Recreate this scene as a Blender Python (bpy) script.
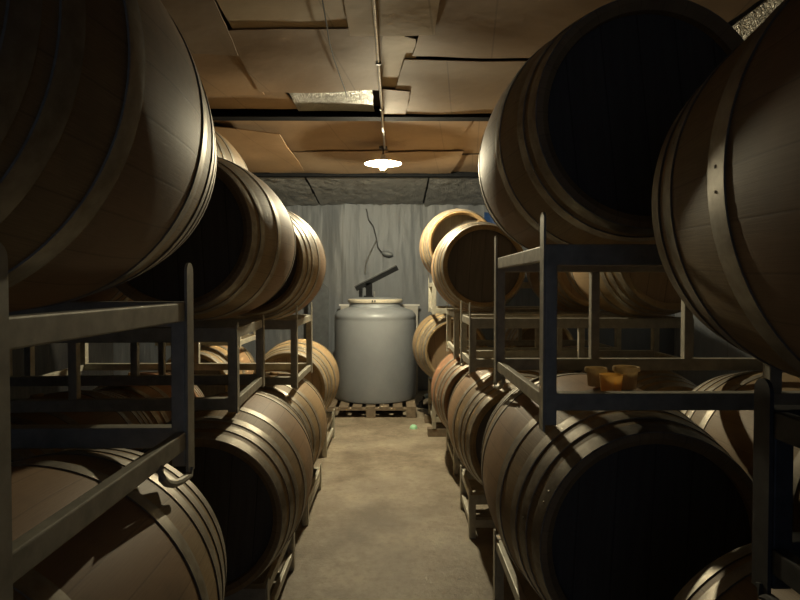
import bpy, bmesh, math, random
from mathutils import Vector, Matrix, noise
for o in list(bpy.data.objects): bpy.data.objects.remove(o)
S = bpy.context.scene
C = S.collection
H = 1.38                                   # eye height
R = math.radians
# ---------------------------------------------------------------- camera
cam_d = bpy.data.cameras.new('camera'); cam_d.sensor_width = 36; cam_d.lens = 27.0
cam = bpy.data.objects.new('camera', cam_d); C.objects.link(cam)
cam.location = (0, 0, H); cam.rotation_euler = (R(90 - 1.34), 0, R(-0.48)); cam_d.clip_start = 0.02
S.camera = cam
# ---------------------------------------------------------------- world, exposure
w = bpy.data.worlds.new('world'); S.world = w; w.use_nodes = True
w.node_tree.nodes['Background'].inputs[0].default_value = (0.42, 0.56, 0.85, 1)
w.node_tree.nodes['Background'].inputs[1].default_value = 0.04
S.view_settings.view_transform = 'Standard'; S.view_settings.look = 'None'
S.view_settings.exposure = 2.1; S.view_settings.gamma = 1; S.view_settings.use_curve_mapping = False
try:
    S.cycles.use_denoising = True
    S.cycles.max_bounces = 10; S.cycles.diffuse_bounces = 7; S.cycles.glossy_bounces = 4
    S.cycles.sample_clamp_indirect = 6; S.cycles.caustics_reflective = False; S.cycles.caustics_refractive = False
except Exception: pass
BULB = 1500.0                              # emission of the one hanging bulb
LAMP = Vector((-0.10, 5.08, H + 1.03))

# ---------------------------------------------------------------- node helpers
class NT:
    def __init__(s, name):
        s.m = bpy.data.materials.new(name); s.m.use_nodes = True
        s.t = s.m.node_tree; s.b = s.t.nodes['Principled BSDF']
        s.tc = s.t.nodes.new('ShaderNodeTexCoord')
    def n(s, typ, **kw):
        nd = s.t.nodes.new(typ)
        for k, v in kw.items():
            if k == 'inp':
                for i, val in v.items():
                    if hasattr(val, 'is_linked') or isinstance(val, bpy.types.NodeSocket): s.t.links.new(val, nd.inputs[i])
                    else: nd.inputs[i].default_value = val
            else: setattr(nd, k, v)
        return nd
    def math(s, op, a, b=None, c=None):
        nd = s.t.nodes.new('ShaderNodeMath'); nd.operation = op
        for i, v in enumerate((a, b, c)):
            if v is None: continue
            if isinstance(v, (int, float)): nd.inputs[i].default_value = v
            else: s.t.links.new(v, nd.inputs[i])
        return nd.outputs[0]
    def mix(s, f, a, b, mode='MIX'):
        nd = s.t.nodes.new('ShaderNodeMix'); nd.data_type = 'RGBA'; nd.blend_type = mode
        for i, v in ((0, f), (6, a), (7, b)):
            if isinstance(v, (int, float)) : nd.inputs[i].default_value = v
            elif isinstance(v, tuple): nd.inputs[i].default_value = (*v, 1) if len(v) == 3 else v
            else: s.t.links.new(v, nd.inputs[i])
        return nd.outputs[2]
    def noise(s, vec, scale, detail=4, rough=.55):
        nd = s.n('ShaderNodeTexNoise', inp={'Vector': vec, 'Scale': scale, 'Detail': detail, 'Roughness': rough}); return nd.outputs[0]
    def map(s, vec, scale=(1, 1, 1), loc=(0, 0, 0)):
        nd = s.n('ShaderNodeMapping', inp={'Vector': vec, 'Scale': scale, 'Location': loc}); return nd.outputs[0]
    def ramp(s, f, lo, hi):
        nd = s.n('ShaderNodeMapRange', inp={'Value': f, 'From Min': lo, 'From Max': hi}); return nd.outputs[0]
    def bump(s, h, strength, dist=.01, nrm=None):
        nd = s.n('ShaderNodeBump', inp={'Height': h, 'Strength': strength, 'Distance': dist})
        if nrm is not None: s.t.links.new(nrm, nd.inputs['Normal'])
        return nd.outputs[0]
    def out(s, col=None, rough=None, metal=None, nrm=None, emit=None):
        for k, v in (('Base Color', col), ('Roughness', rough), ('Metallic', metal), ('Normal', nrm)):
            if v is None: continue
            if isinstance(v, (int, float)): s.b.inputs[k].default_value = v
            elif isinstance(v, tuple): s.b.inputs[k].default_value = (*v, 1)
            else: s.t.links.new(v, s.b.inputs[k])
        return s.m

def mat_stave(name, light, dark, stain):
    t = NT(name); obj = t.tc.outputs['Object']
    x = t.n('ShaderNodeSeparateXYZ', inp={0: obj}).outputs
    ang = t.math('ARCTAN2', x[0], x[2])
    u = t.math('MULTIPLY', t.math('DIVIDE', ang, 2 * math.pi), 30)
    cell = t.math('FLOOR', u); fr = t.math('FRACT', u)
    edge = t.math('MINIMUM', fr, t.math('SUBTRACT', 1.0, fr))
    rnd = t.n('ShaderNodeObjectInfo').outputs['Random']
    wn = t.n('ShaderNodeTexWhiteNoise', noise_dimensions='2D',
             inp={0: t.n('ShaderNodeCombineXYZ', inp={0: cell, 1: rnd}).outputs[0]}).outputs[0]
    shift = t.n('ShaderNodeCombineXYZ', inp={0: wn, 1: t.math('MULTIPLY', rnd, 40.0), 2: 0.0}).outputs[0]
    cyl = t.n('ShaderNodeCombineXYZ', inp={0: t.math('MULTIPLY', u, 3.0), 1: x[1], 2: t.math('MULTIPLY', rnd, 31.0)}).outputs[0]
    cyl = t.n('ShaderNodeVectorMath', operation='ADD', inp={0: cyl, 1: shift}).outputs[0]
    g = t.noise(t.map(cyl, (5, 4.0, 1)), 3.0, 6, .65)
    blot = t.noise(obj, 5.0, 3)
    col = t.mix(t.ramp(g, .3, .7), dark, light)
    col = t.mix(t.math('MULTIPLY', wn, .3), col, dark)
    band = t.ramp(t.math('ADD', t.math('ABSOLUTE', x[1]), t.math('MULTIPLY', t.math('SUBTRACT', blot, .5), .22)), .19, .10)
    col = t.mix(t.math('MULTIPLY', band, .55), col, stain)
    col = t.mix(t.math('MULTIPLY', t.ramp(blot, .48, .72), .4), col, (.075, .055, .04))
    col = t.mix(t.math('MULTIPLY', t.ramp(edge, .03, .0), .35), col, (.05, .032, .018))
    h = t.math('ADD', t.math('MULTIPLY', g, .5), t.math('MULTIPLY', t.ramp(edge, 0.0, .04), .35))
    return t.out(col, .6, 0, t.bump(h, .16, .003))

def mat_head(name, light, dark):
    t = NT(name); obj = t.tc.outputs['Object']
    x = t.n('ShaderNodeSeparateXYZ', inp={0: obj}).outputs
    u = t.math('MULTIPLY', x[0], 10.5); cell = t.math('FLOOR', u); fr = t.math('FRACT', u)
    edge = t.math('MINIMUM', fr, t.math('SUBTRACT', 1.0, fr))
    rnd = t.n('ShaderNodeObjectInfo').outputs['Random']
    wn = t.n('ShaderNodeTexWhiteNoise', noise_dimensions='2D', inp={0: t.n('ShaderNodeCombineXYZ', inp={0: cell, 1: rnd}).outputs[0]}).outputs[0]
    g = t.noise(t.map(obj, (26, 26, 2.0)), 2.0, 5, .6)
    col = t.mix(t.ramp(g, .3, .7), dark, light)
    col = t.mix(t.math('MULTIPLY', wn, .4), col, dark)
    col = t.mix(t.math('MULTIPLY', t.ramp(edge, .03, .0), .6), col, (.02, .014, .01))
    return t.out(col, .6, 0, t.bump(t.math('ADD', t.math('MULTIPLY', g, .3), t.ramp(edge, 0, .04)), .3, .003))

def mat_metal(name, col, col2, rough=.42, metal=.85, scale=22):
    t = NT(name); obj = t.tc.outputs['Object']
    n1 = t.noise(obj, scale, 5, .6); n2 = t.noise(obj, scale * .25, 3)
    c = t.mix(t.ramp(n1, .35, .7), col, col2)
    return t.out(c, t.math('ADD', t.math('MULTIPLY', n2, .25), rough - .1), metal, t.bump(n1, .12, .002))

def mat_simple(name, col, rough=.6, metal=0.0, var=.2, scale=12, bump=.1):
    t = NT(name); obj = t.tc.outputs['Object']; n1 = t.noise(obj, scale, 5, .6)
    c = t.mix(t.ramp(n1, .3, .7), tuple(v * (1 - var) for v in col), tuple(min(1, v * (1 + var)) for v in col))
    return t.out(c, rough, metal, t.bump(n1, bump, .003))

def mat_card(name, col, dirt):
    t = NT(name); obj = t.tc.outputs['Object']; geo = t.tc.outputs['Object']
    n1 = t.noise(obj, 3.2, 5, .6); fl = t.noise(t.map(obj, (1, 40, 1)), 4, 3)
    c = t.mix(t.ramp(n1, .35, .72), col, dirt)
    c = t.mix(t.math('MULTIPLY', t.ramp(fl, .35, .7), .18), c, tuple(v * .6 for v in col))
    x = t.n('ShaderNodeSeparateXYZ', inp={0: obj}).outputs
    fx = t.math('FRACT', t.math('ADD', t.math('MULTIPLY', t.math('ADD', x[0], t.math('MULTIPLY', x[1], -.12)), 1.9), .22))
    fold = t.ramp(t.math('ABSOLUTE', t.math('SUBTRACT', fx, .5)), .012, .004)
    c = t.mix(t.math('MULTIPLY', fold, .5), c, tuple(v * .45 for v in col))
    n3 = t.noise(obj, 7, 2)
    return t.out(c, .72, 0, t.bump(t.math('ADD', n3, t.math('MULTIPLY', fl, .05)), .12, .02))

def mat_foil(name, col, rough, metal, vs=16, bs=.6):
    t = NT(name); obj = t.tc.outputs['Object']
    dis = t.n('ShaderNodeVectorMath', operation='ADD', inp={0: obj, 1: t.n('ShaderNodeTexNoise', inp={'Vector': obj, 'Scale': 6.0}).outputs[1]}).outputs[0]
    v = t.n('ShaderNodeTexVoronoi', feature='DISTANCE_TO_EDGE', inp={'Vector': dis, 'Scale': vs}).outputs[0]
    n1 = t.noise(obj, 9, 5, .65)
    c = t.mix(t.ramp(n1, .3, .75), col, tuple(q * .65 for q in col))
    h = t.math('ADD', t.ramp(v, 0, .25), t.math('MULTIPLY', n1, 1.2))
    return t.out(c, rough, metal, t.bump(h, bs, .012))

def mat_wall(name, col, axis=0):
    t = NT(name); obj = t.tc.outputs['Object']
    sc = (5.0, 5.0, .35)
    n1 = t.noise(t.map(obj, sc), 1.3, 5, .6); n2 = t.noise(obj, 1.1, 3); n3 = t.noise(t.map(obj, (16, 16, 1.2)), 1.0, 3)
    x = t.n('ShaderNodeSeparateXYZ', inp={0: obj}).outputs[axis]
    fr = t.math('FRACT', t.math('ADD', t.math('MULTIPLY', x, .82), t.math('MULTIPLY', n2, .12)))
    seam = t.ramp(t.math('ABSOLUTE', t.math('SUBTRACT', fr, .5)), .012, .0)
    c = t.mix(t.ramp(n1, .3, .7), tuple(q * .9 for q in col), col)
    c = t.mix(t.math('MULTIPLY', t.ramp(n2, .45, .7), .25), c, (.25, .24, .21))
    c = t.mix(t.math('MULTIPLY', seam, .35), c, (.12, .12, .12))
    n4 = t.noise(t.map(obj, (2.0, 2.0, .45)), 1.0, 3)
    h = t.math('ADD', t.math('MULTIPLY', n4, 2.2), t.math('ADD', t.math('MULTIPLY', n1, .25), t.math('MULTIPLY', n3, .06)))
    return t.out(c, .5, .1, t.bump(h, .8, .06))

def mat_floor():
    t = NT('concrete_floor'); obj = t.tc.outputs['Object']
    n1 = t.noise(obj, 2.4, 8, .68); n2 = t.noise(obj, 22, 6, .7); n3 = t.noise(obj, .9, 4, .6); n4 = t.noise(t.map(obj, (1.0, 1.0, 1.0), (7, 3, 0)), 5.5, 5, .6)
    c = t.mix(t.ramp(n1, .38, .62), (.19, .155, .108), (.40, .34, .25))
    c = t.mix(t.math('MULTIPLY', t.ramp(n2, .46, .68), .55), c, (.15, .12, .085))
    c = t.mix(t.math('MULTIPLY', t.ramp(n3, .50, .62), .4), c, (.47, .42, .33))
    c = t.mix(t.math('MULTIPLY', t.ramp(n4, .58, .68), .45), c, (.14, .11, .08))
    sp = t.n('ShaderNodeTexVoronoi', inp={'Vector': obj, 'Scale': 7.0}).outputs[0]
    c = t.mix(t.math('MULTIPLY', t.ramp(sp, .08, .04), .6), c, (.07, .055, .045))
    return t.out(c, t.math('ADD', .42, t.math('MULTIPLY', n1, .3)), 0, t.bump(n2, .6, .01))

def mat_emit(name, col, st):
    m = bpy.data.materials.new(name); m.use_nodes = True; b = m.node_tree.nodes['Principled BSDF']
    b.inputs['Base Color'].default_value = (1, 1, 1, 1)
    b.inputs['Emission Color'].default_value = (*col, 1); b.inputs['Emission Strength'].default_value = st
    return m

M = {
 'stave': mat_stave('weathered_oak_staves', (.50, .355, .18), (.31, .21, .10), (.43, .255, .15)),
 'stave_pale': mat_stave('pale_oak_staves', (.47, .345, .18), (.32, .225, .115), (.38, .25, .13)),
 'stave_red': mat_stave('reddish_oak_staves', (.42, .25, .13), (.25, .13, .065), (.40, .19, .10)),
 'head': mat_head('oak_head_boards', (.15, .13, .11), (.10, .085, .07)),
 'head_lit': mat_head('lit_oak_head_boards', (.40, .285, .17), (.28, .195, .115)),  # head boards lightened so they look lit by the lamp
 'hoop': mat_metal('galvanised_hoop_steel', (.42, .385, .32), (.24, .21, .165), .48, .7),
 'bung': mat_simple('silicone_bung', (.55, .36, .16), .45, 0, .1),
 'rack': mat_metal('grey_painted_rack_steel', (.58, .555, .46), (.40, .38, .31), .5, .3),
 'rack_shaded': mat_metal('shaded_rack_steel', (.10, .10, .10), (.06, .06, .06), .5, .3),  # rack steel darkened to stand in for shade on the near right rack
 'wood': mat_simple('rough_lumber', (.20, .155, .105), .8, 0, .3, 18, .3),
 'card_a': mat_card('brown_cardboard', (.36, .25, .15), (.29, .20, .118)),
 'card_b': mat_card('orange_cardboard', (.39, .255, .135), (.32, .21, .11)),
 'card_c': mat_card('pale_cardboard', (.58, .45, .28), (.47, .36, .22)),
 'card_d': mat_card('grey_brown_cardboard', (.33, .24, .15), (.26, .185, .115)),
 'foil': mat_foil('bright_crinkled_foil', (.85, .80, .68), .4, .2, 22, .9),
 'foil_patch': mat_foil('crinkled_foil_patch', (.42, .42, .38), .5, .45, 26, .8),
 'foil_dull': mat_foil('dull_grey_foil', (.46, .46, .45), .45, .3, 7, .4),
 'wall': mat_wall('grey_insulation_sheet', (.215, .24, .275)),  # grey shifted to blue, standing in for the lens flare tint
 'wall_side': mat_wall('shade_darkened_side_sheet', (.06, .06, .064), 1),  # left wall darkened in colour for the shade behind the racks
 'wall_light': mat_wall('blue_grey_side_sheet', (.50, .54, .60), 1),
 'floor': mat_floor(),
 'beam': mat_simple('dark_steel_beam', (.012, .013, .015), .9, 0),
 'deck': mat_simple('dark_roof_deck', (.06, .05, .04), .8),
 'conduit': mat_metal('conduit_steel', (.55, .55, .55), (.4, .4, .4), .35, .8),
 'tank': mat_simple('grey_tank_plastic', (.285, .31, .34), .45, .15, .06, 5, .04),  # bluish cast of the lens flare put into the tank's grey
 'lid': mat_simple('cream_tank_rim', (.62, .57, .46), .5, 0, .1),
 'dark': mat_simple('dark_grey_metal', (.07, .075, .08), .45, .5),
 'black': mat_simple('black_rubber', (.015, .015, .017), .5),
 'white': mat_simple('white_enamel', (.85, .85, .83), .35, 0, .03),
 'pale': mat_simple('pale_board', (.58, .57, .53), .6, 0, .08),
 'bluegrey': mat_simple('blue_grey_sheet', (.13, .145, .16), .5, .2),
 'blue': mat_simple('blue_tarp', (.03, .09, .27), .5, 0, .2),
 'paleblue': mat_simple('pale_blue_plastic', (.35, .5, .68), .4, 0, .05),
 'green': mat_simple('mint_plastic', (.45, .85, .55), .4, 0, .05),
 'cord': mat_simple('dark_cord', (.06, .055, .05), .6),
 'bulb': mat_emit('lit_bulb', (1.0, .87, .58), BULB),
}
def mat_translucent(name, col, f):
    t = NT(name); t.t.nodes.remove(t.b)
    d = t.n('ShaderNodeBsdfDiffuse', inp={0: (*col, 1)}); l = t.n('ShaderNodeBsdfTranslucent', inp={0: (*col, 1)}); g = t.n('ShaderNodeBsdfGlossy', inp={0: (1, 1, 1, 1), 1: .4})
    m1 = t.n('ShaderNodeMixShader', inp={0: f, 1: d.outputs[0], 2: l.outputs[0]})
    m2 = t.n('ShaderNodeMixShader', inp={0: .05, 1: m1.outputs[0], 2: g.outputs[0]})
    t.t.links.new(m2.outputs[0], t.t.nodes['Material Output'].inputs[0]); return t.m
M['beam'].node_tree.nodes['Principled BSDF'].inputs['Specular IOR Level'].default_value = .08
M['amber'] = mat_translucent('amber_silicone', (.98, .72, .32), .65)
M['tan'] = mat_translucent('tan_silicone', (.82, .68, .42), .45)

# ---------------------------------------------------------------- object helpers
def link(name, bm, m, parent=None, smooth=False, loc=None):
    bmesh.ops.recalc_face_normals(bm, faces=bm.faces)
    me = bpy.data.meshes.new(name); bm.to_mesh(me); bm.free()
    if smooth:
        for p in me.polygons: p.use_smooth = True
        try: me.set_sharp_from_angle(angle=R(38))
        except Exception: pass
    me.materials.append(m)
    o = bpy.data.objects.new(name, me); C.objects.link(o)
    if parent is not None: o.parent = parent
    if loc is not None: o.location = loc
    return o
def tag(o, label, cat, group=None):
    o['label'] = label; o['category'] = cat
    if group: o['group'] = group
    return o
def empty(name, loc, rz=0, label=None, cat=None, group=None):
    o = bpy.data.objects.new(name, None); C.objects.link(o); o.location = loc; o.rotation_euler = (0, 0, rz)
    o.empty_display_size = .1
    if label: tag(o, label, cat, group)
    return o
def struct(name, bm, m, **k):
    o = link(name, bm, m, **k); o['kind'] = 'structure'; return o
def box(bm, x0, x1, y0, y1, z0, z1, bev=0.0, mat=None):
    a = bmesh.ops.create_cube(bm, size=1)['verts']
    for v in a:
        v.co = Vector((x0 + (v.co.x + .5) * (x1 - x0), y0 + (v.co.y + .5) * (y1 - y0), z0 + (v.co.z + .5) * (z1 - z0)))
    if bev:
        es = list({e for v in a for e in v.link_edges})
        r = bmesh.ops.bevel(bm, geom=es, offset=bev, segments=2, affect='EDGES', profile=.6)
        a = list({v for f in r['faces'] for v in f.verts} | {v for v in a if v.is_valid})
    if mat is not None:
        for v in a: v.co = mat @ v.co
    return a
def lathe(bm, prof, n=64, axis='z', close=False, cap=False):
    rings = []
    for (r, t) in prof:
        ring = []
        for k in range(n):
            a = 2 * math.pi * k / n
            p = (r * math.cos(a), r * math.sin(a), t) if axis == 'z' else (r * math.sin(a), t, r * math.cos(a))
            ring.append(bm.verts.new(p))
        rings.append(ring)
    m = len(rings)
    for i in range(m if close else m - 1):
        A, B = rings[i], rings[(i + 1) % m]
        for k in range(n):
            bm.faces.new((A[k], A[(k + 1) % n], B[(k + 1) % n], B[k]))
    if cap: bm.faces.new(rings[0]); bm.faces.new(rings[-1])
    return rings
def tube(bm, pts, r, n=8, flat=None):
    pts = [Vector(p) for p in pts]; rings = []
    for i, p in enumerate(pts):
        d = (pts[min(i + 1, len(pts) - 1)] - pts[max(i - 1, 0)]).normalized()
        up = Vector((0, 0, 1)) if abs(d.z) < .9 else Vector((1, 0, 0))
        a = d.cross(up).normalized(); b = d.cross(a).normalized()
        rings.append([bm.verts.new(p + a * r * math.cos(2 * math.pi * k / n) + b * r * math.sin(2 * math.pi * k / n)) for k in range(n)])
    for A, B in zip(rings, rings[1:]):
        for k in range(n): bm.faces.new((A[k], A[(k + 1) % n], B[(k + 1) % n], B[k]))
    bm.faces.new(rings[0]); bm.faces.new(rings[-1])

# ---------------------------------------------------------------- setting
XL, XR, YB, YN = -3.7, 3.7, 7.9, -2.2
CZ = H + 1.25
bm = bmesh.new(); box(bm, XL - .2, XR + .2, YN - .2, YB + .2, -.1, 0); struct('floor', bm, M['floor'])
bm = bmesh.new(); box(bm, XL, XR, YB, YB + .1, 0, CZ); struct('wall_back', bm, M['wall'])
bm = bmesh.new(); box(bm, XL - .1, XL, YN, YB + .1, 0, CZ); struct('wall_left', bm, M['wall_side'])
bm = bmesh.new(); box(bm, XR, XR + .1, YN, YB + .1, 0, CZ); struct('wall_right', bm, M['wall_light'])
bm = bmesh.new()                            # assumed doorway, added so faint blue light reaches camera-facing surfaces
box(bm, XL, -1.3, YN - .1, YN, 0, CZ); box(bm, 1.3, XR, YN - .1, YN, 0, CZ); box(bm, -1.3, 1.3, YN - .1, YN, 2.35, CZ); struct('wall_front', bm, M['wall'])
bm = bmesh.new(); box(bm, XL - .1, XR + .1, YN - .1, YB + .1, CZ, CZ + .08); struct('ceiling', bm, M['deck'])
# purlins across the ceiling: flanged steel sections
def purlin(n, y, h=.10, wd=.09):
    bm = bmesh.new()
    box(bm, XL, XR, y - wd / 2, y + wd / 2, CZ - h, CZ - h + .012)
    box(bm, XL, XR, y - .012, y + .012, CZ - h + .012, CZ)
    struct('trim_%d' % n, bm, M['beam'])
purlin(1, 4.22, .085, .10); purlin(2, 6.36, .10, .08); purlin(3, 2.05, .10, .09); purlin(4, -.1, .10, .09)

# cardboard and foil sheets tacked under the roof: given by four floor-plan corners
def sheet(name, pts, z, m, amp=.008, seed=0, nx=16, ny=12, th=.005, dz=(0, 0, 0, 0), freq=2.2, crumple=0, rag=.006):
    rnd = random.Random(seed); off = Vector((rnd.uniform(0, 50), rnd.uniform(0, 50), seed * 1.7))
    P = [Vector((p[0], p[1], z + d)) for p, d in zip(pts, dz)]
    cx = sum((p for p in P), Vector()) / 4
    bm = bmesh.new(); lo, hi = [], []
    for j in range(ny + 1):
        rl, rh = [], []
        for i in range(nx + 1):
            u, v = i / nx, j / ny
            p = (P[0] * (1 - u) + P[1] * u) * (1 - v) + (P[3] * (1 - u) + P[2] * u) * v
            d = .016 * noise.noise(Vector((p.x * 2.2, p.y * 2.2, 0.3)))
            if crumple: d -= crumple * abs(noise.noise(Vector((p.x * 14, p.y * 14, 3)) + off)) + crumple * .6 * abs(noise.noise(Vector((p.x * 5, p.y * 5, 9)) + off))
            q = p + Vector((0, 0, d))
            if i in (0, nx): q.x += rag * noise.noise(Vector((p.y * 9, seed, 1)) + off)
            if j in (0, ny): q.y += rag * 2 * noise.noise(Vector((p.x * 6, seed, 5)) + off)
            q -= Vector((cx.x, cx.y, cx.z))
            rl.append(bm.verts.new(q)); rh.append(bm.verts.new(q + Vector((0, 0, th))))
        lo.append(rl); hi.append(rh)
    for j in range(ny):
        for i in range(nx):
            bm.faces.new((lo[j][i], lo[j][i + 1], lo[j + 1][i + 1], lo[j + 1][i]))
            bm.faces.new((hi[j][i], hi[j + 1][i], hi[j + 1][i + 1], hi[j][i + 1]))
    for i in range(nx):
        bm.faces.new((lo[0][i], hi[0][i], hi[0][i + 1], lo[0][i + 1])); bm.faces.new((lo[ny][i], lo[ny][i + 1], hi[ny][i + 1], hi[ny][i]))
    for j in range(ny):
        bm.faces.new((lo[j][0], lo[j + 1][0], hi[j + 1][0], hi[j][0])); bm.faces.new((lo[j][nx], hi[j][nx], hi[j + 1][nx], lo[j + 1][nx]))
    return link(name, bm, m, smooth=True, loc=cx)
Z0 = H + 1.20
G = 'cardboard sheets on the ceiling'
def card(label, pts, z, mk, seed, **k):
    return tag(sheet('cardboard_sheet', pts, Z0 + z, M[mk], seed=seed, **k), label, 'cardboard sheet', G)
def foil(label, pts, z, mk, seed, **k):
    return tag(sheet('foil_sheet', pts, Z0 + z, M[mk], seed=seed, **k), label, 'foil sheet', 'foil sheets on the ceiling')
card('brown cardboard ceiling sheet at the top left, beside the big left barrel', [(-1.75, 2.10), (-.71, 2.10), (-.80, 3.10), (-1.62, 3.02)], -.024, 'card_d', 1, amp=.02)
card('orange plywood-coloured ceiling sheet below the dark one at upper left', [(-1.7, 3.0), (-.80, 3.06), (-.82, 3.80), (-1.7, 3.86)], -.005, 'card_b', 2)
card('brown cardboard strip against the first beam at left', [(-1.7, 3.74), (-.70, 3.72), (-.64, 4.14), (-1.7, 4.16)], .013, 'card_a', 3)
card('pale brown ceiling sheet at the top, left of the conduit', [(-.735, 2.10), (-.19, 2.10), (-.20, 2.86), (-.76, 2.90)], -.006, 'card_c', 4, amp=.012)
card('pale ceiling sheet at the top with a cut corner, at the conduit', [(-.21, 2.10), (.19, 2.10), (.185, 2.82), (-.21, 2.86)], -.024, 'card_c', 5, amp=.006)
card('long brown cardboard ceiling sheet left of the conduit, in front of the foil', [(-.79, 2.84), (-.06, 2.80), (-.08, 3.68), (-.83, 3.72)], -.014, 'card_a', 6, amp=.02)
card('wrinkled brown cardboard flap right of the conduit', [(-.10, 2.80), (.10, 2.92), (.13, 3.62), (-.10, 3.66)], -.004, 'card_c', 7, amp=.03, freq=5)
card('wide brown cardboard ceiling sheet at the top right above a black gap', [(.17, 2.10), (1.55, 2.10), (1.46, 3.12), (.09, 3.14)], -.014, 'card_a', 8, amp=.018)
card('brown cardboard ceiling sheet behind the black gap at right', [(.05, 3.20), (1.42, 3.17), (1.42, 4.15), (-.05, 4.15)], -.014, 'card_d', 9, amp=.02)
card('small brown cardboard piece at the conduit and first beam', [(-.09, 3.64), (.09, 3.66), (.07, 4.15), (-.09, 4.14)], -.022, 'card_a', 10)
foil('bright crinkled foil patch in front of the first beam', [(-.66, 3.60), (-.14, 3.56), (-.14, 4.15), (-.66, 4.15)], .004, 'foil_patch', 11, crumple=.003, nx=40, ny=30)
card('orange cardboard flap with a curled edge behind the first beam at left', [(-1.50, 4.32), (-.86, 4.50), (-.92, 6.10), (-1.55, 6.2)], -.034, 'card_b', 12, amp=.02, dz=(0, -.035, 0, 0))
card('wide reddish cardboard sheet behind the first beam, left of the lamp', [(-1.35, 4.30), (-.05, 4.28), (-.05, 5.35), (-.92, 5.55)], -.004, 'card_a', 13, amp=.02)
card('reddish cardboard sheet behind the first beam, right of the lamp', [(-.07, 4.28), (.56, 4.28), (.50, 5.35), (-.07, 5.40)], -.012, 'card_a', 14, amp=.015)
card('reddish cardboard sheet beside the upper right barrel behind the first beam', [(.53, 4.28), (1.6, 4.28), (1.6, 5.5), (.47, 5.40)], -.004, 'card_a', 15, amp=.02)
card('grey brown cardboard strip before the second beam, left of the lamp', [(-1.3, 5.40), (-.06, 5.25), (-.06, 6.30), (-1.3, 6.30)], -.020, 'card_d', 16, amp=.015)
card('grey brown cardboard strip before the second beam, right of the lamp', [(-.08, 5.30), (.60, 5.25), (.58, 6.30), (-.08, 6.30)], -.030, 'card_d', 17, amp=.015)
card('grey brown cardboard piece before the second beam at far right', [(.57, 5.45), (1.7, 5.45), (1.7, 6.30), (.56, 6.30)], -.014, 'card_d', 18, amp=.015)
foil('wide dull grey foil sheet sagging over the tank', [(-.97, 6.42), (.36, 6.42), (.36, 7.86), (-.97, 7.86)], -.02, 'foil_dull', 20, amp=.04, crumple=.035, nx=40, ny=30, dz=(.03, .03, -.10, -.10))
foil('dull grey foil sheet sagging above the far left racks', [(-2.5, 6.42), (-.99, 6.42), (-.99, 7.86), (-2.5, 7.86)], -.025, 'foil_dull', 21, amp=.04, crumple=.035, nx=30, ny=24, dz=(.03, .03, -.10, -.10))
foil('dull grey foil sheet sagging above the far right barrels', [(.38, 6.42), (2.0, 6.42), (2.0, 7.86), (.38, 7.86)], -.025, 'foil_dull', 22, amp=.04, crumple=.035, nx=40, ny=30, dz=(.03, .03, -.10, -.10))
foil('bright crinkled foil at the top right corner above the barrels', [(1.575, 2.10), (3.0, 2.10), (3.0, 4.1), (1.48, 4.1)], -.004, 'foil', 23, crumple=.014, dz=(0, -.80, -.75, 0), nx=50, ny=50)
card('brown cardboard sheet over the near aisle', [(-1.7, -.05), (1.7, -.05), (1.7, 2.0), (-1.7, 2.0)], .005, 'card_a', 24, amp=.02)

# conduit along the ceiling
bm = bmesh.new(); tube(bm, [(-.085, y, Z0 - .058 - (.04 if 4.1 < y < 4.4 else 0)) for y in (1.2, 2.0, 2.7, 3.4, 4.0, 4.15, 4.3, 4.45, 4.8, 5.0)], .008, 8)
cd = link('conduit', bm, M['conduit'], smooth=True); tag(cd, 'steel conduit running along the ceiling to the hanging lamp', 'conduit')
for y in (2.3, 3.1, 3.9):
    bm = bmesh.new(); box(bm, -.098, -.072, y - .008, y + .008, Z0 - .068, Z0 - .05, .002); link('clip', bm, M['dark'], cd)
bm = bmesh.new(); tube(bm, [(-.30 + .01 * math.sin(i), 2.0 + i * .21, Z0 - .052 - .004 * math.sin(i * 2.1)) for i in range(9)], .0035, 6)
tag(link('cable', bm, M['cord'], smooth=True), 'thin dark cable stapled to the cardboard left of the conduit', 'cable')

# hanging lamp
lp = empty('hanging_lamp', LAMP, 0, 'lit bulb under a round white shade hanging from the ceiling', 'lamp')
bm = bmesh.new(); lathe(bm, [(.022, .045), (.05, .038), (.10, .020), (.152, .002), (.156, -.002), (.151, -.002), (.098, .015), (.05, .032), (.022, .039)], 48, 'z', close=True)
link('lamp_shade', bm, M['white'], lp, True)
bm = bmesh.new(); lathe(bm, [(.001, .075), (.02, .073), (.024, .05), (.022, .02), (.018, -.005), (.001, -.006)], 24); link('socket', bm, M['white'], lp, True)
bm = bmesh.new(); lathe(bm, [(.001, .145), (.034, .143), (.034, .125), (.001, .124)], 24); tube(bm, [(0, 0, .125), (0, 0, .072)], .007, 8); link('stem', bm, M['dark'], lp, True)
bm = bmesh.new(); lathe(bm, [(.0005, -.050), (.012, -.048), (.023, -.040), (.0285, -.028), (.027, -.016), (.021, -.008), (.016, -.004), (.0005, -.003)], 24)
link('bulb', bm, M['bulb'], lp, True)

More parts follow.
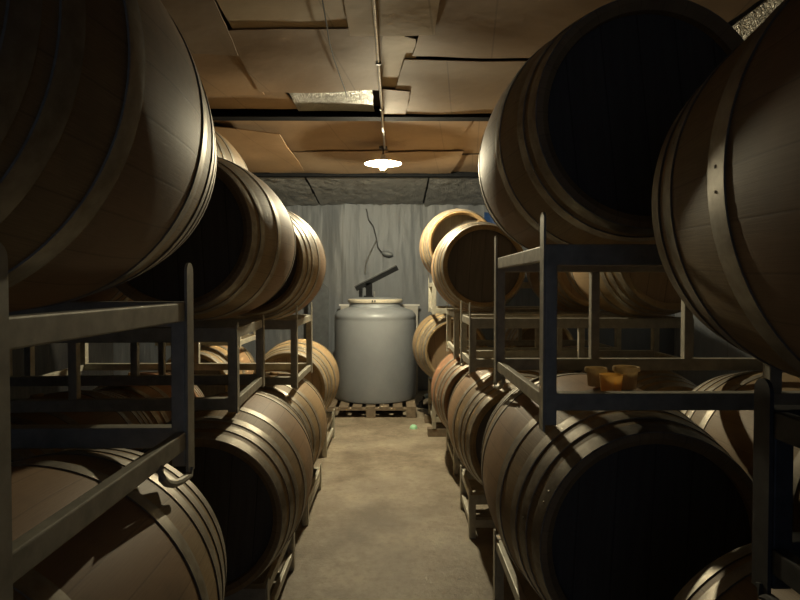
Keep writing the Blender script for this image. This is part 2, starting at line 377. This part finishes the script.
# ---------------------------------------------------------------- barrels
RB, RH, HL = .350, .288, .475
def rad(t): return RB - (RB - RH) * (min(1, abs(t) / HL)) ** 1.9
def body_mesh():
    bm = bmesh.new(); prof = []
    n = 26
    prof.append((RH - .030, -HL + .042)); prof.append((RH - .030, -HL + .012)); prof.append((RH - .014, -HL))
    for i in range(n + 1):
        t = -HL + 2 * HL * i / n
        if i in (0, n): t = math.copysign(HL - .001, t)
        prof.append((rad(t), t))
    prof.append((RH - .014, HL)); prof.append((RH - .030, HL - .012)); prof.append((RH - .030, HL - .042))
    lathe(bm, prof, 90, 'y'); return bm
def head_mesh(s):
    bm = bmesh.new(); y = s * (HL - .036); n = 60
    r1 = [bm.verts.new(((RH - .028) * math.sin(2 * math.pi * k / n), y, (RH - .028) * math.cos(2 * math.pi * k / n))) for k in range(n)]
    r2 = [bm.verts.new((v.co.x * .99, y - s * .02, v.co.z * .99)) for v in r1]
    bm.faces.new(r1); bm.faces.new(r2)
    for k in range(n): bm.faces.new((r1[k], r1[(k + 1) % n], r2[(k + 1) % n], r2[k]))
    return bm
def hoop_mesh(a, b, seam):
    bm = bmesh.new(); th = .0028
    prof = [(rad(a) - .001, a), (rad(a) + th, a), (rad((a + b) / 2) + th * 1.15, (a + b) / 2), (rad(b) + th, b), (rad(b) - .001, b)]
    lathe(bm, prof, 90, 'y', close=True)
    y = (a + b) / 2                                              # two rivets and a lap at the joint
    for da in (-.05, .05):
        an = seam + da; c = Vector((math.sin(an), 0, math.cos(an))) * (rad(y) + th - .0022); c.y = y
        bmesh.ops.create_icosphere(bm, subdivisions=1, radius=.0042, matrix=Matrix.Translation(c))
    return bm
def bung_mesh():
    bm = bmesh.new(); lathe(bm, [(.001, .012), (.022, .012), (.026, .008), (.026, -.002), (.022, -.006), (.001, -.006)], 24)
    for v in bm.verts: v.co.z += RB + .003
    return bm
BODY = {}
def proto(kind, hoops, stave, head):
    root = empty('wine_barrel', (0, 0, -50))
    link('barrel_body', body_mesh(), M[stave], root, True)
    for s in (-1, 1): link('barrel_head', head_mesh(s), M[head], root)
    for i, (a, b) in enumerate(hoops):
        for s in (-1, 1):
            y0, y1 = sorted((s * (HL - a), s * (HL - b)))
            link('hoop', hoop_mesh(y0, y1, -1.0 - .35 * i + (s * .2)), M['hoop'], root, True)
    link('bung', bung_mesh(), M['bung'], root, True)
    BODY[kind] = root; return root
H8 = [(.003, .048), (.082, .122), (.150, .190), (.285, .327)]
H6 = [(.003, .046), (.075, .113), (.255, .300)]
proto('aged', H8, 'stave', 'head'); proto('pale', H8, 'stave_pale', 'head_lit'); proto('red', H8, 'stave_red', 'head'); proto('six', H6, 'stave', 'head')
used = set()
def barrel(kind, x, y, z, label, group, yaw=0, roll=0):
    p = BODY[kind]
    if kind in used:
        r = p.copy(); C.objects.link(r)
        for ch in list(p.children):
            c = ch.copy(); C.objects.link(c); c.parent = r
    else: r = p; used.add(kind)
    r.location = (x, y, z); r.rotation_euler = (0, R(roll), R(yaw))
    return tag(r, label, 'barrel', group)

# ---------------------------------------------------------------- racks
def bar(root, steel, name, *a, bev=.003): 
    bm = bmesh.new(); box(bm, *a, bev); return link(name, bm, M[steel], root)
def rack(side, lat, y0, y1, zb, zt, label, width=1.2, yaw=0, feet=False, ear=.085, drop=.035, steel='rack', mids=None):
    """two-barrel rack; lat = distance of the aisle face from the camera line, zt = top of the cross rails, zb = underside of the lower ones (or floor)"""
    root = empty('barrel_rack', (side * lat, y0, zb), R(yaw), label, 'barrel rack', 'steel barrel racks')
    D = y1 - y0; T = zt - zb; pw, pd = .030, .045
    lo = .06 if feet else 0.0
    def X(a, b): return tuple(sorted((side * a, side * b)))
    for ex in (0, 1):
        er = ear if ex == 0 else .004
        dr = 0 if feet or ex else drop
        for ey in (0, 1):
            a, b = X(*( (.006, .006 + pw) if ex == 0 else (width - .006 - pw, width - .006)))
            ya = ey * (D - pd)
            bar(root, steel, 'post', a, b, ya, ya + pd, -dr * .7, T)
            a, b = X(*((0, .006) if ex == 0 else (width - .006, width)))
            # flat guide bar on the outer face, with a rounded tip
            bm = bmesh.new(); n = 8; w2 = .020; ym = ya + pd / 2; zt2 = T + er; zb2 = -dr
            out = [(ym - w2, zb2), (ym + w2, zb2)] + [(ym + w2 * math.cos(math.pi * k / n), zt2 - w2 + w2 * math.sin(math.pi * k / n)) for k in range(n + 1)]
            A = [bm.verts.new((a, p[0], p[1])) for p in out]; B = [bm.verts.new((b, p[0], p[1])) for p in out]
            bm.faces.new(A); bm.faces.new(B[::-1])
            for k in range(len(out)): bm.faces.new((A[k], A[(k + 1) % len(out)], B[(k + 1) % len(out)], B[k]))
            link('guide_bar', bm, M[steel], root)
            if not feet and ex == 0 and ey == 1 and drop > .02:              # bent strap from the post foot up to the lower rail
                sg = 1 if ey == 0 else -1; xm = (a + b) / 2
                pts = [(xm, ym, -dr + .01), (xm, ym + sg * .006, -dr - .008)]
                pts += [(xm, ym + sg * (.02 + .15 * math.sin(t)), -dr * 1.1 + (dr * 1.1 + .004) * (1 - math.cos(t))) for t in (0, .3, .6, .9, 1.2, 1.57)]
                bm = bmesh.new(); tube(bm, pts, .008, 8); link('guide_strap', bm, M[steel], root, True)
        a, b = X(*((.004, .026) if ex == 0 else (width - .026, width - .004)))
        bar(root, steel, 'side_rail', a, b, pd, D - pd, T - .042, T - .002)
        bar(root, steel, 'side_rail', a, b, pd, D - pd, lo, lo + .038)
    for ey in (0, 1):
        ya = ey * (D - .04)
        a, b = X(.03, width - .03)
        bar(root, steel, 'cross_rail', a, b, ya, ya + .04, T - .055, T)
        bar(root, steel, 'cross_rail', a, b, ya, ya + .04, lo, lo + .045)
    for ey, at in enumerate(mids or ((width / 2,), (width / 2,))):
        for c in at:
            a, b = X(c - .016, c + .016); ya = .002 + ey * (D - .038)
            bar(root, steel, 'middle_post', a, b, ya, ya + .034, lo + .045, T - .055)
    return root
def contact(yb, y0, y1): return max(rad(min(0, y0 + .04 - yb)), rad(max(0, y1 - .04 - yb))) + .0045

def stack(side, name, lat, y0, y1, low, up, width=1.2, yaw=0, lat_b=None, base=0.0, rack_up=True, lows=(), ups=(), ear=.085, ear_b=.03, drop=.035, tol=0.0, steel='rack', mids=None):
    """low/up: list of barrels (kind, x, y, label, yaw, roll); heights follow from the racks"""
    zl = low; zu = up
    c0 = max(contact(b[2], y0, y1) for b in lows)
    rack(side, lat_b if lat_b else lat, y0, y1, base, zl - c0, name[0], width, 0, feet=True, ear=ear_b, steel=steel)
    for k, b in enumerate(lows): barrel(b[0], side * b[1], b[2], zl - c0 + contact(b[2], y0, y1), b[3], 'wine barrels on the lower racks', b[4], b[5])
    if not rack_up: return
    cz = max(zl - c0 + 2 * contact(b[2], y0, y1) for b in lows) + tol
    c1 = max([contact(b[2], y0, y1) for b in ups] or [.31]) + tol
    rack(side, lat, y0, y1, cz, zu - c1, name[1], width, yaw, ear=ear, drop=drop, steel=steel, mids=mids)
    for b in ups: barrel(b[0], side * b[1], b[2], zu - c1 + tol + contact(b[2], y0, y1), b[3], 'wine barrels on the upper racks', b[4], b[5])

# right side, from the camera to the back
stack(1, ('bottom steel rack under the barrel at the lower right corner', 'steel rack coloured dark for shade, carrying the nearest right barrel'), .56, .30, .93, H - .77, H + .15, 1.0, ear=.045, steel='rack_shaded',
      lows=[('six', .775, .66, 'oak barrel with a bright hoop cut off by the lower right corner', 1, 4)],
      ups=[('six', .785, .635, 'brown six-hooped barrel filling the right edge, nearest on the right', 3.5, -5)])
stack(1, ('bottom steel rack under the large black-headed lower right barrel', 'tall open steel rack with the upright ears at right of the aisle'), .385, 1.55, 2.33, H - .650, H + .435, 1.22, drop=.055, mids=((.61,), (.385, .745)),
      lows=[('aged', .652, 1.95, 'large lower right barrel with a black head and the small bungs on top', 0, 3), ('pale', 1.415, 1.97, 'sunken pale barrel seen through the rack at the lower right edge', 1, -8)],
      ups=[('six', .643, 1.98, 'large dark-headed barrel on the tall rack at the upper right', 0, -6), ('aged', 1.415, 1.95, 'upper right barrel hidden behind the nearest right barrel', 0, 5)])
stack(1, ('bottom steel rack under the second lower barrel of the right row', 'steel rack with its aisle side empty, behind the tall right rack'), .405, 3.24, 3.71, H - .79, H + .17, 1.22,
      lows=[('aged', .66, 3.43, 'second lower barrel of the right row, tan with a pinkish middle', 0, 6), ('aged', 1.41, 3.46, 'lower barrel of the outer right column behind the bungs', 0, -5)],
      ups=[('pale', 1.40, 3.46, 'tan barrel of the outer column seen just under the tall right rack rail', 0, 9)])
stack(1, ('bottom steel rack under the orange lower right barrel', 'steel rack under the dark-headed mid right barrel'), .43, 4.35, 5.00, H - .83, H + .14, 1.22, ear=.05,
      lows=[('red', .635, 4.68, 'orange-brown lower barrel, third of the right row', 0, -3), ('aged', 1.41, 4.7, 'lower outer barrel behind the orange one', 0, 7)],
      ups=[('aged', .635, 4.68, 'tan barrel with a dark round head, in front of the farthest upper right one', -1, 4), ('pale', 1.42, 4.68, 'upper barrel just right of the dark-headed mid right barrel', 0, -7)])
stack(1, ('far bottom steel rack beside the tank on the right', 'far steel rack lit white under the farthest upper right barrel'), .34, 5.45, 6.12, H - .60, H + .37, 1.22, base=.0745, drop=.012,
      lows=[('pale', .53, 5.95, 'pale lower barrel with a lit tan head, farthest in the right row', 4, -4), ('pale', 1.36, 5.9, 'pale lower outer barrel farthest right at the back', 0, 5)],
      ups=[('aged', .585, 5.74, 'pale barrel partly hidden, farthest of the upper right row', 0, 2)])
# left side
stack(-1, ('bottom steel rack under the nearest lower left barrel', 'near steel rack with broad grey rails at the left edge'), .45, .66, 1.345, H - .685, H + .302, 1.1, drop=.055,
      lows=[('aged', .705, .99, 'lower left barrel lit across its side, crossed by the rack rail', 0, -4)],
      ups=[('aged', .69, .95, 'huge dark barrel filling the upper left corner', 3, 5)])
stack(-1, ('bottom steel rack under the black-headed lower left barrel', 'dark steel rack between the two middle left barrels'), .60, 2.28, 2.92, H - .825, H + .20, 1.22, yaw=3, lat_b=.49, drop=.012, tol=.016, ear=.02,
      lows=[('aged', .712, 2.57, 'lower left barrel with a black head and pinkish staves', 2.5, 4), ('aged', 1.50, 2.58, 'lower outer left barrel seen through the near rack', 0, -6)],
      ups=[('six', .815, 2.68, 'middle upper left barrel with a black head in shadow', 0, -3), ('aged', 1.55, 2.66, 'upper outer left barrel hidden behind the huge dark one', 0, 8)])
stack(-1, ('bottom steel rack under the third lower left barrel', 'steel rack with lit rails under the farthest upper left barrel'), .56, 3.42, 4.07, H - .90, H + .14, 1.55, lat_b=.50, drop=.02,
      lows=[('pale', .785, 3.73, 'third lower left barrel, narrow and pale with many hoops', 0, 5), ('red', 1.60, 3.73, 'reddish lower outer left barrel seen through the racks', 0, -5)],
      ups=[('aged', .79, 3.73, 'farthest upper left barrel, brown with lit hoops', 0, -5), ('aged', 1.77, 3.73, 'upper outer left barrel behind the middle one', 0, 6)])
stack(-1, ('bottom steel rack under the farthest lower left barrel', ''), .55, 4.80, 5.45, H - .81, 0, 1.22, rack_up=False,
      lows=[('pale', .835, 5.13, 'brightly lit lower left barrel nearest the tank', 0, -4), ('aged', 1.58, 5.13, 'lower outer left barrel near the back wall', 0, 5)])
c0 = contact(5.13, 4.80, 5.45)  # rack and barrel added here to keep lamp light out of the left gap
rack(-1, 1.24, 4.80, 5.45, H - .81 + c0, H + .15 - c0, 'single-barrel steel rack added under the light-blocking upper outer left barrel', .68, ear=.02, drop=.012)
barrel('aged', -1.58, 5.13, H + .15, 'upper outer left barrel added to block lamp light, behind the racks', 'wine barrels on the upper racks', 0, 7)
barrel('pale', -1.28, 3.73, H + .14 + .508, 'pale barrel perched on top of the upper left barrels', 'wine barrels on the upper racks', 0, 5)

# wooden sleepers under the far right racks
for k, (y, x, lb) in enumerate(((5.50, .30, 'end of the wooden sleeper under the far right rack, nearer one'), (6.05, .30, 'wooden sleeper under the far right rack, nearer the tank'))):
    bm = bmesh.new(); box(bm, 0, 1.35, -.045, .045, 0, .0735, .004)
    tag(link('wooden_sleeper', bm, M['wood'], loc=(x, y, 0)), lb, 'wooden beam', 'wooden sleepers')

# ---------------------------------------------------------------- tank on its pallet
TX, TY = -.222, 6.80
pal = empty('wooden_pallet', (TX - .03, TY, 0), 0, 'rough wooden pallet under the grey tank', 'pallet')
for i in range(7):
    bm = bmesh.new(); x = -.48 + i * .142; box(bm, x, x + .10, -.56, .56, .098, .118, .003); link('deck_board', bm, M['wood'], pal)
for yy in (-.56, -.05, .46):
    bm = bmesh.new(); box(bm, -.48, .472, yy, yy + .10, .078, .098, .003); link('stringer_board', bm, M['wood'], pal)
    for x in (-.48, -.05, .372):
        bm = bmesh.new(); box(bm, x, x + .10, yy, yy + .10, .0, .078, .003); link('block', bm, M['wood'], pal)
tk = empty('storage_tank', (TX, TY, .1188), 0, 'round grey tank with a cream-rimmed lid standing on a pallet', 'tank')
TH = H - .118
prof = [(.001, 0), (.42, 0), (.452, .012), (.462, .05), (.462, .88), (.458, .90), (.462, .91), (.455, .945), (.42, .985), (.33, 1.015), (.30, 1.025), (.295, 1.04), (.29, 1.075), (.001, 1.076)]
bm = bmesh.new(); lathe(bm, prof, 72); link('tank_body', bm, M['tank'], tk, True)
bm = bmesh.new(); lathe(bm, [(.27, 1.0750), (.305, 1.0750), (.31, 1.0850), (.31, 1.1050), (.30, 1.1150), (.27, 1.1150)], 64, close=True); link('lid_rim', bm, M['lid'], tk, True)
bm = bmesh.new(); lathe(bm, [(.001, 1.0770), (.28, 1.0770), (.28, 1.1180), (.24, 1.1260), (.10, 1.1340), (.001, 1.1360)], 64); link('lid', bm, M['tank'], tk, True)
for k in range(2):
    bm = bmesh.new(); a = R(-94 + k * 5); box(bm, -.008, .008, -.006, .006, -.012, .012, .002)
    link('lid_bolt', bm, M['dark'], tk, loc=(.312 * math.cos(a), .312 * math.sin(a), 1.0960))
# hand pump with a slanting bar on the lid
hp = empty('tank_press', (TX - .07, TY - .02, .1188 + 1.1395), 0, 'dark metal press with a slanting bar on the tank lid', 'press')
bm = bmesh.new(); box(bm, -.035, .035, -.03, .03, -.002, .16, .004); box(bm, -.06, .05, -.05, .05, -.002, .012, .002); link('bracket', bm, M['beam'], hp)
bm = bmesh.new(); box(bm, -.115, -.075, -.02, .02, -.002, .10, .004); tube(bm, [(-.095, 0, .10), (-.06, 0, .13), (-.03, 0, .10)], .008, 8); link('crank', bm, M['beam'], hp)
bm = bmesh.new(); mt = Matrix.Translation((.085, 0, .21)) @ Matrix.Rotation(R(-27), 4, 'Y')
box(bm, -.265, .265, -.03, .03, -.030, .022, .004, mt); link('bar', bm, M['beam'], hp)
bm = bmesh.new(); box(bm, -.265, .265, -.034, .034, .022, .034, .002, mt); link('bar_cap', bm, M['dark'], hp)
bm = bmesh.new(); tube(bm, [(.06, -.04, .0), (.06, -.04, .06)], .010, 8); link('pin', bm, M['conduit'], hp, True)

# fitting hanging on a cord before the back wall
hf = empty('hanging_fitting', (-.22, 7.835, H + 1.0), 0, 'grey oval fitting hanging on a cord above the tank', 'hanging fitting')
bm = bmesh.new(); tube(bm, [(-.16, .065, .01), (-.15, 0, 0), (-.12, 0, -.14), (-.06, 0, -.22), (-.02, 0, -.38), (.0, 0, -.50), (.05, 0, -.56)], .006, 8); link('cord', bm, M['dark'], hf, True)
bm = bmesh.new(); bmesh.ops.create_uvsphere(bm, u_segments=24, v_segments=12, radius=1, matrix=Matrix.Translation((.12, 0, -.58)) @ Matrix.Rotation(R(12), 4, 'Y') @ Matrix.Diagonal((.075, .05, .036, 1))); link('oval_body', bm, M['tank'], hf, True)
bm = bmesh.new(); tube(bm, [(-.02, 0, -.40), (-.10, .01, -.56), (-.16, .02, -.70), (-.17, .03, -.84)], .009, 8); link('drop_cord', bm, M['conduit'], hf, True)

# panels leaning behind the tank
bp = empty('leaning_board', (TX + .02, 7.74, 0), 0, 'pale board frame standing behind the grey tank', 'board')
bm = bmesh.new(); box(bm, -.50, .50, 0, .02, 0, 1.12, .003); link('panel', bm, M['pale'], bp)
bm = bmesh.new(); box(bm, -.52, .52, -.006, .026, 1.12, 1.145, .003); link('top_edge', bm, M['white'], bp)
bm = bmesh.new()
out = [(-.13, 0), (.13, 0), (.13, 1.36), (.05, 1.43), (-.06, 1.36), (-.13, 1.28)]
A = [bm.verts.new((p[0], 0, p[1])) for p in out]; B = [bm.verts.new((p[0], .03, p[1])) for p in out]
bm.faces.new(A); bm.faces.new(B[::-1])
for k in range(6): bm.faces.new((A[k], A[(k + 1) % 6], B[(k + 1) % 6], B[k]))
dp = link('dark_panel', bm, M['bluegrey'], loc=(-.98, 7.66, 0)); tag(dp, 'narrow dark blue-grey panel standing against the wall left of the tank', 'panel')
# blue tarp
tp = bmesh.new(); nx, nz = 16, 12; vs = []
for j in range(nz + 1):
    row = []
    for i in range(nx + 1):
        x, z = i / nx * .9, -j / nz * .42
        row.append((x, .02 * math.sin(i * 1.1) + .012 * math.sin(j + i * .5), z + (.04 * math.sin(i * .7) if j == nz else 0)))
    vs.append(row)
F = [[tp.verts.new(p) for p in r] for r in vs]; K = [[tp.verts.new((p[0], p[1] + .004, p[2])) for p in r] for r in vs]
for j in range(nz):
    for i in range(nx):
        tp.faces.new((F[j][i], F[j + 1][i], F[j + 1][i + 1], F[j][i + 1])); tp.faces.new((K[j][i], K[j][i + 1], K[j + 1][i + 1], K[j + 1][i]))
for i in range(nx):
    tp.faces.new((F[0][i], F[0][i + 1], K[0][i + 1], K[0][i])); tp.faces.new((F[nz][i], K[nz][i], K[nz][i + 1], F[nz][i + 1]))
for j in range(nz):
    tp.faces.new((F[j][0], K[j][0], K[j + 1][0], F[j + 1][0])); tp.faces.new((F[j][nx], F[j + 1][nx], K[j + 1][nx], K[j][nx]))
tag(link('blue_tarp', tp, M['blue'], smooth=True, loc=(1.17, 7.866, H + .965)), 'blue tarp hanging on the back wall above the far right barrels', 'tarp')
# hose end and green cap on the floor
hs = empty('hose', (.335, 6.55, 0), 0, 'black hose with a pale blue coupling on the floor right of the pallet', 'hose')
bm = bmesh.new(); tube(bm, [(-.01 + .065 * math.cos(t), .05 + .06 * math.sin(t), .021 + .03 * t / 3) for t in [i * .35 for i in range(16)]], .02, 12); link('hose_coil', bm, M['black'], hs, True)
bm = bmesh.new(); tube(bm, [(-.01, -.02, .17), (.08, -.02, .20)], .026, 12); link('coupling', bm, M['paleblue'], hs, True)
bm = bmesh.new(); tube(bm, [(-.05, .0, .05), (-.05, -.02, .10), (-.01, -.02, .17)], .026, 12); link('hose_end', bm, M['black'], hs, True)
bm = bmesh.new(); lathe(bm, [(.001, .038), (.018, .036), (.032, .024), (.038, .006), (.038, .0), (.001, .0)], 24)
tag(link('plastic_cap', bm, M['green'], smooth=True, loc=(.18, 5.78, 0)), 'small mint green plastic cap lying on the aisle floor', 'cap')

# spare bungs standing on the large lower right barrel
def spare(kind, x, y, label, r, h, m, lip=False):
    xx = x - .652; zz = H - .650 + math.sqrt(max(0, (rad(y - 1.95) + .004) ** 2 - xx * xx)) - .001
    bm = bmesh.new()
    p = [(.001, 0), (r * .74, 0), (r * .78, .003), (r * .98, h - .004), (r, h - .001), (r * .92, h), (r * .9, h - .004), (r * .70, .004), (.001, .0035)]
    if lip: p = [(.001, 0), (r * .72, 0), (r * .76, .003), (r * .86, h - .014), (r * 1.02, h - .013), (r * 1.05, h - .007), (r * 1.0, h), (r * .84, h - .001), (r * .78, h - .012), (r * .68, .004), (.001, .0035)]
    lathe(bm, p, 32)
    tag(link('spare_bung', bm, M[m], smooth=True, loc=(x, y, zz)), label, 'bung', 'spare bungs on the lower right barrel')
spare('a', .616, 1.70, 'translucent amber spare bung standing in front of two tan ones', .033, .066, 'amber')
spare('b', .613, 1.82, 'small tan flanged spare bung behind the amber one, on its left', .032, .056, 'tan', True)
spare('c', .694, 1.79, 'larger tan flanged spare bung behind the amber one, on its right', .038, .066, 'tan', True)
